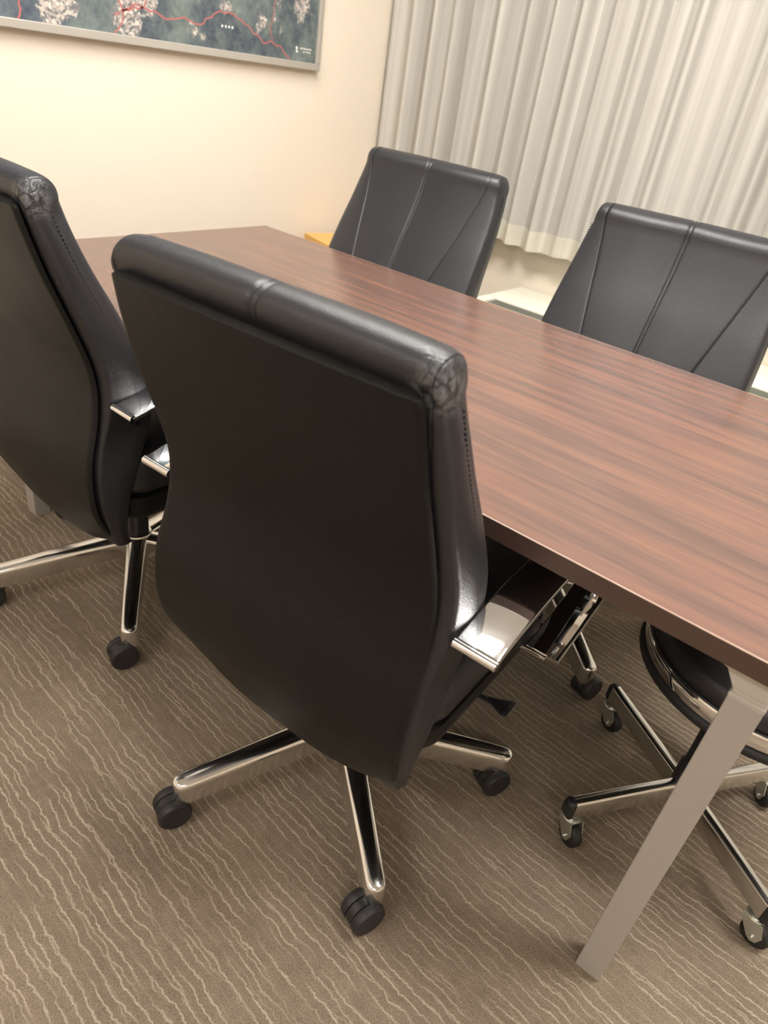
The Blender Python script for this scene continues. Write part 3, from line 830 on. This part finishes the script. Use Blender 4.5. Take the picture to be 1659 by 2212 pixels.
b = bmesh.new(); box(b, (UL/2, (s0+s1)/2, UH-0.0175), (UL-0.09, s1-s0, 0.004)); gr = mesh_obj('air_slot', b, M_SLOT, un, smooth=False); gr['label'] = 'dark grey air slot'
for i in range(5):
    y = s0+(s1-s0)*(i+0.5)/5
    b = bmesh.new(); box(b, (UL/2, y, UH-0.010), (UL-0.09, 0.003, 0.011)); mesh_obj('louvre', b, M_SLOT, gr, smooth=False)

# ---------------------------------------------------------------- yellow carton in the corner
ca = empty('yellow_carton', (-0.155, 1.485, 0), math.radians(-17)); tag(ca, 'yellow cardboard carton standing in the corner beyond the table', 'box')
b = bmesh.new(); box(b, (0, 0, 0.285), (0.21, 0.27, 0.570), bev=0.002); mesh_obj('carton_body', b, M_YELLOW, ca, smooth=False)
b = bmesh.new(); box(b, (0, 0, 0.5725), (0.204, 0.264, 0.005)); mesh_obj('lid_shadow_strip', b, M_LID_SHADOW, ca, smooth=False)  # darker strip, the lid's shadow gap put into the colour
b = bmesh.new(); box(b, (0, 0, 0.588), (0.218, 0.278, 0.026), bev=0.002); mesh_obj('lid', b, M_YELLOW, ca, smooth=False)

# ---------------------------------------------------------------- framed aerial map
mp_ = empty('framed_map', (R['x0'], 0, 0)); tag(mp_, 'large framed aerial map with red boundary lines on the cream wall', 'picture')
FY0, FY1, FZ0, FZ1 = -0.55, 1.405, 1.146, 2.25; FD = 0.026; FWD = 0.021
b = bmesh.new()
for c, s in (((FD/2, (FY0+FY1)/2, FZ0+FWD/2), (FD, FY1-FY0, FWD)), ((FD/2, (FY0+FY1)/2, FZ1-FWD/2), (FD, FY1-FY0, FWD)),
             ((FD/2, FY1-FWD/2, (FZ0+FZ1)/2), (FD, FWD, FZ1-FZ0-2*FWD)), ((FD/2, FY0+FWD/2, (FZ0+FZ1)/2), (FD, FWD, FZ1-FZ0-2*FWD))):
    box(b, c, s, bev=0.002)
mesh_obj('frame', b, M_FRAME, mp_, smooth=False)
b = bmesh.new(); box(b, (0.0095, (FY0+FY1)/2, (FZ0+FZ1)/2), (0.017, FY1-FY0-2*FWD, FZ1-FZ0-2*FWD)); ms = mesh_obj('map_sheet', b, M_MAP, mp_, smooth=False)
def ribbon(name, pts, wd, mat, jag=0.004):
    fine = []
    for (a, b_) in zip(pts[:-1], pts[1:]):
        for k in range(4):
            t = k/4; fine.append((a[0]+(b_[0]-a[0])*t+random.uniform(-jag, jag)*(k > 0), a[1]+(b_[1]-a[1])*t+random.uniform(-jag, jag)*(k > 0)))
    fine.append(pts[-1])
    g = bmesh.new(); A, B = [], []
    for i, p in enumerate(fine):
        q0, q1 = fine[max(i-1, 0)], fine[min(i+1, len(fine)-1)]
        d = Vector((q1[0]-q0[0], q1[1]-q0[1])).normalized(); n_ = Vector((-d.y, d.x))*wd/2
        A.append(g.verts.new((0.0183, p[0]+n_.x, p[1]+n_.y))); B.append(g.verts.new((0.0183, p[0]-n_.x, p[1]-n_.y)))
    for i in range(len(fine)-1): g.faces.new((A[i], B[i], B[i+1], A[i+1]))
    return mesh_obj(name, g, mat, ms, smooth=False)
red1 = [(0.60, 1.212), (0.636, 1.226), (0.691, 1.238), (0.729, 1.234), (0.762, 1.222), (0.795, 1.224), (0.836, 1.231), (0.871, 1.221), (0.896, 1.224), (0.914, 1.241), (0.966, 1.267), (0.981, 1.261), (1.011, 1.265), (1.051, 1.25), (1.084, 1.234), (1.135, 1.205), (1.152, 1.205), (1.178, 1.21), (1.223, 1.196), (1.261, 1.170)]
for pts, wd in ((red1, 0.0042), ([(0.33, 1.168), (0.342, 1.189), (0.337, 1.206), (0.33, 1.25), (0.30, 1.33)], 0.005), ([(0.598, 1.168), (0.621, 1.191), (0.629, 1.221), (0.667, 1.242), (0.691, 1.238)], 0.004),
                ([(1.177, 1.213), (1.166, 1.244), (1.176, 1.281), (1.186, 1.324), (1.19, 1.45)], 0.003), ([(0.629, 1.221), (0.61, 1.26), (0.622, 1.33), (0.60, 1.5)], 0.0045),
                ([(0.69, 1.238), (0.712, 1.275), (0.74, 1.33), (0.73, 1.5), (0.9, 1.8)], 0.004), ([(-0.4, 1.5), (-0.1, 1.36), (0.1, 1.42), (0.30, 1.33)], 0.005)):
    ribbon('boundary_line', pts, wd, M_RED)
def blob(name, cy_, cz_, ry, rz_, mat, n=14, jag=0.25, x=0.0182):
    g = bmesh.new(); vs = [g.verts.new((x, cy_+ry*(1+random.uniform(-jag, jag))*math.cos(2*math.pi*k/n), cz_+rz_*(1+random.uniform(-jag, jag))*math.sin(2*math.pi*k/n))) for k in range(n)]
    g.faces.new(vs); return mesh_obj(name, g, mat, ms, smooth=False)
# small white place name and the two-line credit with its round mark
for y, z in ((0.970, 1.2290), (0.984, 1.2288), (0.997, 1.2292), (1.010, 1.2290)): blob('place_name_character', y, z, 0.0042, 0.0038, M_WHITE_INK, 8, 0.15, 0.0186)
blob('credit_mark', 1.291, 1.2050, 0.0055, 0.0052, M_WHITE_INK, 12, 0.08, 0.0186); blob('credit_mark', 1.292, 1.1955, 0.0055, 0.0045, M_WHITE_INK, 12, 0.1, 0.0186)
for i in range(6): blob('credit_character', 1.310+0.0095*i, 1.2055, 0.0036, 0.0030, M_WHITE_INK, 7, 0.2, 0.0186)
for i in range(4): blob('credit_character', 1.326+0.0095*i, 1.1965, 0.0034, 0.0026, M_WHITE_INK, 7, 0.2, 0.0186)
